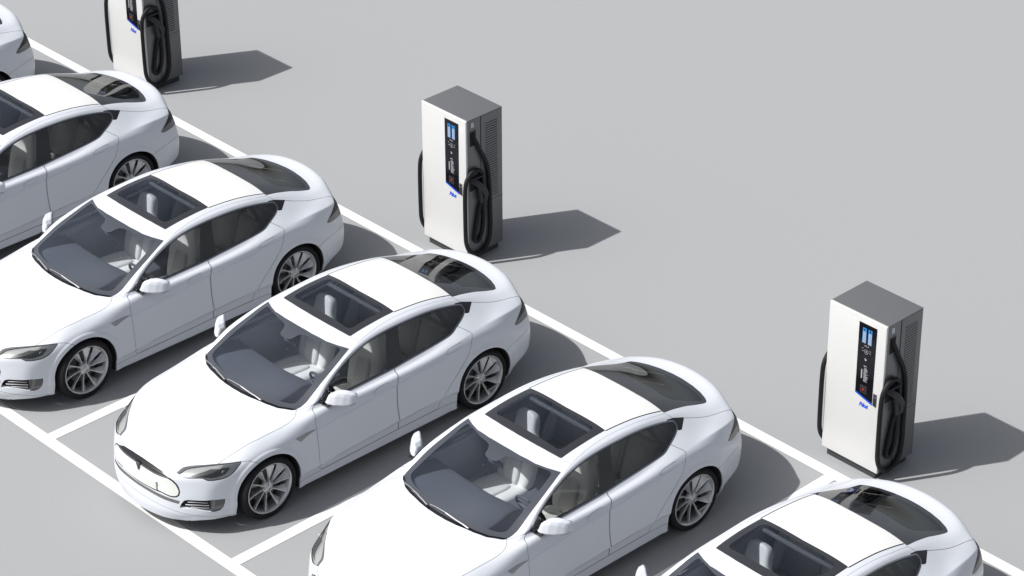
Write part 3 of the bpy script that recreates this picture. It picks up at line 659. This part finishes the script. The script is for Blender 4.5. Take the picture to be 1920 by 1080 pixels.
    def slab(nm, pts, y0, y1, m, bev=.02):                           # extruded xz outline
        v = [(x, y0, z) for x, z in pts] + [(x, y1, z) for x, z in pts]; n = len(pts)
        bm = bmesh.new(); vs = [bm.verts.new(p) for p in v]
        bm.faces.new(vs[:n]); bm.faces.new(vs[n:][::-1])
        for i in range(n): bm.faces.new((vs[i], vs[i + n], vs[(i + 1) % n + n], vs[(i + 1) % n]))
        bmesh.ops.recalc_face_normals(bm, faces=bm.faces[:]); bmesh.ops.bevel(bm, geom=bm.edges[:], offset=bev, segments=3, affect='EDGES')
        me = bpy.data.meshes.new(nm); bm.to_mesh(me); bm.free(); me.materials.append(m); me.polygons.foreach_set('use_smooth', [True] * len(me.polygons)); link(nm, me, rs)
    for a, b in ((-.70, -.26), (-.23, .23), (.26, .70)):
        slab('backrest', [(2.52, .48), (2.66, .95), (2.70, 1.0), (2.80, .98), (2.74, .50)], a, b, M['seat'], .03)
        slab('cushion', [(2.16, .34), (2.15, .50), (2.20, .53), (2.56, .49), (2.62, .34)], a, b, M['seat'], .03)
        if a != -.23: slab('headrest', [(2.70, .99), (2.71, 1.10), (2.75, 1.13), (2.80, 1.11), (2.79, .99)], (a + b) / 2 - .12, (a + b) / 2 + .12, M['seatp'], .02)
    for a, b in ((-.775, -.69), (.69, .775)): slab('side_bolster', [(2.36, .48), (2.50, .75), (2.65, 1.0), (2.80, .98), (2.76, .48)], a, b, M['seatp'], .03)
    # wheels, outer face towards -y; the far side is turned about z
    def wheel(loc, rot):
        w = empty('wheel', loc, root); w.rotation_euler = (0, 0, rot)
        R = .352
        mb = MB(); mb.lathe([(.275, .10), (.30, .125), (.325, .13), (.343, .115), (.350, .09), (.352, .05), (.352, -.05), (.350, -.085), (.343, -.105), (.325, -.118), (.300, -.116), (.283, -.106), (.279, -.095), (.276, -.02), (.275, .10)], M['rubber'], 64)
        mb.build('tyre', w)
        mb = MB(); mb.lathe([(.268, .10), (.262, .05), (.252, -.02), (.256, -.07), (.264, -.092), (.272, -.108), (.280, -.112), (.285, -.109), (.286, -.102), (.276, -.09)], M['rim'], 72)
        for k_ in range(10):
            t0 = math.radians(2 + 36 * k_)
            def P(r, a, y): return (r * math.cos(t0 + a), y, r * math.sin(t0 + a))
            rs_ = [.050, .085, .13, .18, .225, .262]; v, f = [], []
            for r in rs_:
                u = (r - .05) / .212; yf = -.070 - .032 * u ** 1.5; wd = math.radians(10 * .05 / r + 16 * u ** 1.1)
                rec = .010 + .040 * u
                e = .0045 / r
                v += [P(r, -e, yf + .028), P(r, -e, yf), P(r, e, yf - .001), P(r, wd * .45, yf + rec * .30), P(r, wd, yf + rec), P(r, wd * .6, yf + rec + .018)]
            for i in range(len(rs_) - 1):
                for j in range(6): f.append((i * 6 + j, i * 6 + (j + 1) % 6, (i + 1) * 6 + (j + 1) % 6, (i + 1) * 6 + j))
            mb.add(v, f, M['rim'], False)
        mb.lathe([(.075, -.03), (.070, -.062), (.060, -.074), (.040, -.078), (.0, -.080)], M['rim'], 30)
        mb.build('rim', w)
        mb = MB()
        for k_ in range(5):
            a = math.radians(90 + 8 + 72 * k_); mb.lathe([(.0150, -.058), (.0150, -.0735), (.0118, -.077), (.0100, -.070), (0, -.070)], M['nut'], 12, c=(.058 * math.cos(a), -.008, .058 * math.sin(a)))
        mb.lathe([(.030, -.075), (.030, -.0825), (.027, -.084), (0, -.0845)], M['rim'], 24); mb.build('wheel_nuts', w)
        mb = MB(); mb.lathe([(.262, .09), (.262, -.04)], M['barrel'], 48); mb.lathe([(0, .02), (.262, .02)], M['liner'], 36)
        mb.lathe([(.06, -.006), (.178, -.006), (.178, .012)], M['disc'], 48)
        mb.box((-.06, -.02, .10), (.06, .015, .19), M['disc'], .01, Matrix.Rotation(math.radians(-70), 4, 'Y')); mb.build('brake_disc', w)
    for cx in WX:
        wheel((cx, -.832, .352), 0); wheel((cx, .832, .352), PI)
    return root
M['lining'] = mat('door_lining', (.60, .62, .65), .8)
M['fog'] = mat('fog_lens', (.07, .07, .072), .10, coat=.5)
M['wiper'] = mat('wiper_blade', (.55, .56, .58), .3, metal=.6)  # light grey paints the specular glint along the blade
M['screenoff'] = mat('display_glass', (.01, .01, .012), .08)
M['nut'] = mat('wheel_nut', (.50, .50, .52), .25, metal=1)
# edges between the wheel openings and the bodywork
_kv = SH.names.index('void'); _kb = [SH.names.index(n) for n in SH.names if n != 'void']
def _eds(T):
    e = np.sort(np.concatenate([T[:, [0, 1]], T[:, [1, 2]], T[:, [2, 0]]]), axis=1); return set(map(tuple, e.tolist()))
_gb = lambda: None
_ev = _eds(SH.T[SH.L == _kv])
# (later cuts split the body side of some edges: take every border vertex lying on the arch curve)
BE = []
for e in border_edges('void'): BE.append(e)
CAR = build_car()

# ------------------------------------------------------------------ ground and markings
M['ground'] = mat('ground_surface', (.300, .307, .314), .92, spec=.2, noise=(70, .05), bump=(260, .05))
M['line'] = mat('line_paint', (.68, .68, .68), .7, spec=.3, noise=(30, .02))
def sheet(name, quads, z, m):
    v, f = [], []
    for x0, y0, x1, y1 in quads: i = len(v); v += [(x0, y0, z), (x1, y0, z), (x1, y1, z), (x0, y1, z)]; f.append((i, i + 1, i + 2, i + 3))
    me = bpy.data.meshes.new(name); me.from_pydata(v, [], f); me.materials.append(m); o = link(name, me); o['kind'] = 'structure'; return o
sheet('ground', [(-150, -150, 150, 150)], 0, M['ground'])
BAY = 3.1308; LW = .1377; XF = -.9075; XR = 4.7706; SEP = 1.8408
sheet('front_bay_line', [(XF, -20, XF + LW, 24)], .004, M['line'])
sheet('rear_bay_line', [(XR - LW, -20, XR, 24)], .004, M['line'])
for k in range(-6, 7):
    y = SEP + BAY * k; sheet('bay_divider_line', [(XF + LW, y - LW / 2, XR - LW, y + LW / 2)], .004, M['line'])
# ------------------------------------------------------------------ copies of the car
def copy_tree(o, parent=None):
    c = o.copy(); COL.objects.link(c); c.parent = parent
    for ch in list(o.children): copy_tree(ch, c)
    return c
CARG = 'white electric cars parked side by side in the bays'
LABS = {0: 'white electric car shown whole at the lower left, grille and blank plate in full view',
        1: 'white electric car whose front bumper touches the left edge, just beyond the wholly shown one',
        2: 'white electric car below the upper left charger, its front half cut off',
        3: 'white electric car in the top left corner of which only the tail end shows',
        -1: 'white electric car at the lower middle, bonnet in view but bumper cut off',
        -2: 'white electric car in the lower right corner, only its roof, windows and tail in view'}
for k in (0, 1, 2, 3, -1, -2):
    c = CAR if k == 0 else copy_tree(CAR)
    c.location = (0, BAY * k - (.10 if k == 3 else .015 if k == 2 else 0), 0); tag(c, LABS[k], 'car', CARG)
# ------------------------------------------------------------------ chargers
M['cw'] = mat('charger_white', (.612, .612, .606), .35, coat=.2)
M['cg'] = mat('charger_grey', (.102, .104, .110), .42, spec=.8, coat=.5, coat_rough=.35, bump=(900, .03))
M['cd'] = mat('charger_plinth', (.045, .046, .050), .6)
M['slat'] = mat('louvre_grey', (.17, .175, .185), .4)
M['slot'] = mat('slot_dark', (.008, .008, .008), .8)
M['cable'] = mat('cable_rubber', (.010, .010, .011), .6, spec=.3)
M['panel'] = mat('control_panel', (.007, .007, .009), .08, coat=.3)
M['gun'] = mat('connector_plastic', (.030, .031, .034), .5, spec=.35)
M['blue'] = mat('blue_print', (.01, .085, .62), .4)
M['sblue'] = mat('screen_blue', (.02, .19, .50), .3, emit=.05)
M['swhite'] = mat('screen_white', (.42, .45, .48), .3, emit=.04)
M['icon'] = mat('icon_white', (.40, .40, .41), .5)
M['red'] = mat('reader_red', (.45, .008, .008), .2)
M['rprint'] = mat('red_print', (.65, .03, .03), .4)
M['lockm'] = mat('lock_metal', (.34, .34, .35), .3, metal=.8)
M['letter'] = mat('grey_letter', (.72, .74, .80), .5)
CWD, CDP, CH, CZB = .7579, .5725, 1.88, .096
def text_mesh(txt, size, m, shear=0, fat=0, ext=.0012, sx=1):
    cu = bpy.data.curves.new('t', 'FONT'); cu.body = txt; cu.size = size; cu.shear = shear; cu.offset = fat; cu.extrude = ext; cu.align_x = 'CENTER'
    o = bpy.data.objects.new('t', cu); COL.objects.link(o); dg = bpy.context.evaluated_depsgraph_get(); dg.update()
    me = bpy.data.meshes.new_from_object(o.evaluated_get(dg)); bpy.data.objects.remove(o)
    for v in me.vertices: v.co.x *= sx
    me.materials.clear(); me.materials.append(m); return me
def build_charger():
    """origin: the ground point under the middle of the front edge; front faces -x"""
    root = empty('ev_charger'); h = CWD / 2
    Y = lambda u: h - u                                              # u runs left to right as seen from the front
    mb = MB(); mb.box((.035, -h + .05, 0), (CDP - .03, h - .05, CZB + .02), M['cd'], .006); mb.build('plinth', root)
    mb = MB(); mb.box((.030, -h + .004, CZB), (.236, h - .004, CH - .011), M['cg'], .004)
    mb.box((.239, -h, CZB), (CDP, h, CH - .011), M['cg'], .004)
    mb.box((.031, -h + .001, CH - .010), (CDP + .001, h - .001, CH), M['cg'], .003)
    mb.build('cabinet', root)
    mb = MB(); mb.box((0, -h, CZB), (.030, h, CH), M['cw'], .010); dr = mb.build('front_door', root)
    def flat(name, pts, x0, m, parent, x1=None):                     # flat shape on the front, u/z outline
        mb = MB(); n = len(pts); x1 = x1 if x1 is not None else x0 + .004
        mb.add([(x0, Y(u), z) for u, z in pts] + [(x1, Y(u), z) for u, z in pts], [tuple(range(n)), tuple(range(2 * n - 1, n - 1, -1))] + [(i, (i + 1) % n, (i + 1) % n + n, i + n) for i in range(n)], m)
        return mb.build(name, parent)
    pn = flat('control_panel', [(.402, 1.808), (.637, 1.808), (.632, .912), (.404, .976)], -.003, M['panel'], root, .004)
    flat('blue_stripe', [(.404, .974), (.632, .910), (.632, .890), (.404, .957)], -.0035, M['blue'], pn, .004)
    R_ = lambda u0, u1, z0, z1: [(u0, z0), (u1, z0), (u1, z1), (u0, z1)]
    for u0, ch_ in ((.454, 'A'), (.528, 'B')):
        s_ = flat('screen', R_(u0, u0 + .050, 1.582, 1.758), -.005, M['sblue'], pn, -.001)
        mb = MB()
        for j in range(11):
            z = 1.715 - j * .0122
            for a, b in ((.006, .018), (.021, .032), (.035, .045)): mb.box((-.0062, Y(u0 + b), z - .0085), (-.0052, Y(u0 + a), z), M['swhite'])
        mb.build('screen_rows', s_)
        me = text_mesh(ch_, .030, M['panel'], fat=.0008, ext=.0004); o = link('screen_letter', me, s_); o.rotation_euler = (PI / 2, 0, -PI / 2); o.location = (-.0058, Y(u0 + .025), 1.728)
    mb = MB()
    for u in (.495, .516, .537): mb.box((-.0045, Y(u + .004), 1.545), (-.0032, Y(u - .004), 1.560), M['icon'])
    n = 28
    for r0, r1 in ((.0235, .027),):
        v = [(-.0045, Y(.516 + r * math.cos(2 * PI * j / n)), 1.488 + r * math.sin(2 * PI * j / n)) for r in (r0, r1) for j in range(n)]
        mb.add(v, [(j, (j + 1) % n, n + (j + 1) % n, n + j) for j in range(n)], M['icon'])
    mb.add([(-.0045, Y(u), z) for u, z in ((.520, 1.506), (.506, 1.486), (.514, 1.486), (.511, 1.470), (.526, 1.491), (.517, 1.491))], [(0, 1, 2, 5), (2, 3, 4, 5)], M['icon'])
    for u, z in ((.467, 1.516), (.470, 1.485), (.566, 1.510), (.566, 1.484)): mb.box((-.0045, Y(u + .009), z - .002), (-.0032, Y(u - .009), z + .002), M['icon'])
    mb.add([(-.0045, Y(u), z) for u, z in ((.500, 1.408), (.506, 1.412), (.512, 1.396), (.520, 1.404), (.526, 1.398), (.522, 1.380), (.508, 1.378))], [tuple(range(7))], M['icon'])
    mb.build('touch_icons', pn)
    mb = MB(); rnd = random.Random(3)
    mb.box((-.0045, Y(.532), 1.310), (-.0032, Y(.494), 1.318), M['icon'])
    for j in range(17):
        z = 1.290 - j * .0098; ln = rnd.uniform(.030, .062); mb.box((-.0045, Y(.500 + ln), z - .0022), (-.0032, Y(.500), z + .0014), M['icon'])
    for j in range(8): mb.box((-.0045, Y(.482), 1.252 - j * .0135), (-.0032, Y(.466), 1.262 - j * .0135), M['icon'])
    mb.build('instruction_print', pn)
    cr_ = flat('card_reader', R_(.469, .556, .990, 1.076), -.009, M['gun'], pn, .0)
    flat('reader_window', R_(.480, .545, 1.000, 1.066), -.0102, M['slot'], cr_, -.006)
    mb = MB(); mb.lathe([(0, -.010), (.011, -.008), (.014, -.002)], M['red'], 20, c=(0, 0, 0)); o = mb.build('reader_light', cr_); o.rotation_euler = (0, 0, -PI / 2); o.location = (-.0085, Y(.515), 1.036)
    lk = flat('door_lock', R_(.645, .688, .900, 1.046), -.008, M['lockm'], dr, .002)
    flat('lock_lever', R_(.652, .681, .908, 1.000), -.018, M['gun'], lk, -.007)
    mb = MB(); mb.lathe([(0, -.004), (.011, -.003), (.012, 0)], M['slot'], 16); o = mb.build('lock_cylinder', lk); o.rotation_euler = (0, 0, -PI / 2); o.location = (-.009, Y(.6665), 1.024)
    me = text_mesh('P\u0131lot', .068, M['blue'], shear=.3, fat=.0032, sx=.90); o = link('brand_lettering', me, dr); o.rotation_euler = (PI / 2, 0, -PI / 2); o.location = (-.001, Y(.520), .822)
    mb = MB(); mb.box((-.0025, Y(.503), .861), (-.0005, Y(.489), .873), M['rprint'], .0); mb.build('lettering_dot', dr)
    # both flanks: inlet slot, louvres, holster, connector and looped cable
    for sd, ch_ in ((-1, 'B'), (1, 'A')):
        yy = lambda o: (h + o) * sd
        def bx(mb, d0, d1, z0, z1, o0, o1, m, bev=0):
            a, b = sorted((yy(o0), yy(o1))); mb.box((d0, a, z0), (d1, b, z1), m, bev)
        me = text_mesh(ch_, .088, M['letter'], fat=.001, ext=.0008, sx=.95); o = link('flank_letter', me, root); o.rotation_euler = (PI / 2, 0, 0 if sd < 0 else PI); o.location = (.110, yy(-.0035), 1.768)
        mb = MB(); bx(mb, .066, .160, 1.530, 1.722, -.060, -.0025, M['slot']); bx(mb, .060, .166, 1.722, 1.728, -.01, .001, M['cg']); mb.build('cable_inlet', root)
        mb = MB(); bx(mb, .298, .505, .775, 1.792, -.01, .0006, M['cg'])
        for j in range(32):
            z = .792 + j * .0312
            z0 = z; a = [(.310, yy(.001), z0), (.495, yy(.001), z0), (.495, yy(.005), z0 - .001), (.310, yy(.005), z0 - .001), (.310, yy(.001), z0 + .017), (.495, yy(.001), z0 + .017)]
            mb.add(a, [(0, 1, 2, 3), (3, 2, 5, 4), (0, 3, 4), (1, 5, 2)], M['slat'])
            bx(mb, .310, .495, z0 - .0138, z0 - .0012, .0002, .0012, M['slot'])
        mb.build('louvre_panel', root)
        mb = MB(); bx(mb, .2362, CDP - .003, .728, .733, -.004, .0007, M['slot']); bx(mb, .2362, .2392, .10, CH - .004, -.006, .0002, M['slot']); mb.build('panel_joint', root)
        mb = MB(); bx(mb, .050, .225, .945, 1.128, -.05, -.0025, M['slot']); bx(mb, .045, .232, 1.118, 1.134, -.01, .060, M['gun'], .005); bx(mb, .222, .234, .96, 1.118, -.01, .050, M['gun'], .005); mb.build('holster', root)
        mb = MB()
        pts = [(.100, 1.70, -.03), (.110, 1.655, .005), (.135, 1.570, .04), (.185, 1.450, .058), (.241, 1.340, .062), (.282, 1.210, .064), (.303, 1.015, .064), (.313, .786, .062), (.318, .600, .060), (.322, .441, .058), (.303, .270, .058), (.228, .160, .060), (.130, .128, .060), (.060, .140, .060), (-.022, .215, .062), (-.070, .330, .062),
               (-.080, .480, .062), (-.082, .800, .062), (-.080, .966, .062), (-.066, 1.120, .064), (-.010, 1.215, .066), (.055, 1.250, .068), (.125, 1.240, .070), (.185, 1.190, .055), (.215, 1.100, .035), (.228, .95, .030), (.232, .76, .028), (.234, .558, .030), (.214, .397, .032), (.168, .305, .036), (.118, .280, .040), (.082, .320, .044), (.090, .420, .046), (.122, .58, .046), (.150, .72, .050), (.185, .815, .055)]
        pts = [(d + .48 * max(o, 0), z - .42 * max(o, 0), .47 * o if o > 0 else o) for d, z, o in pts]
        sh = .03 if sd > 0 else 0; mb.tube([(p.x + sh * min(1, max(0, (1.7 - p.y) / .3)), yy(p.z), p.y) for p in spl(pts, 5)], .0255, M['cable'], 12); mb.build('charging_cable', root)
        v_, f_ = loft_cage([[(d + a * s1, yy(o + b * s2), z + a * s3) for a, b in ((-1, -1), (1, -1), (1, 1), (-1, 1))] for d, z, o, s1, s2, s3 in
              ((.050, 1.105, -.035, .020, .026, .022), (.095, 1.085, .035, .022, .028, .026), (.150, 1.030, .060, .026, .028, .026), (.215, .945, .070, .034, .026, .020), (.245, .880, .066, .036, .024, .006), (.240, .820, .062, .032, .022, 0), (.236, .775, .060, .026, .020, 0))])
        g_ = soft('connector', v_, f_, M['gun'], root, 2, .3)
        mb = MB(); mb.tube([(.150, yy(.052), 1.02), (.165, yy(.056), .93), (.180, yy(.056), .84), (.186, yy(.055), .79)], [.022, .026, .028, .027], M['gun'], 10); mb.build('grip', g_)
    return root
CHG = build_charger()
YC = 2.2082 - CWD / 2
CL = {0: 'white and grey charging column in the middle of the photo, behind the fully shown car', 1: 'charging column at the top left whose upper part is cut off by the top edge', -1: 'white and grey charging column at the right side of the photo, shown whole'}
for k in (0, 1, -1):
    c = CHG if k == 0 else copy_tree(CHG); c.location = (4.9176, YC + 2 * BAY * k - (.10 if k == 1 else 0), 0); tag(c, CL[k], 'charger', 'charging columns behind the parking bays')
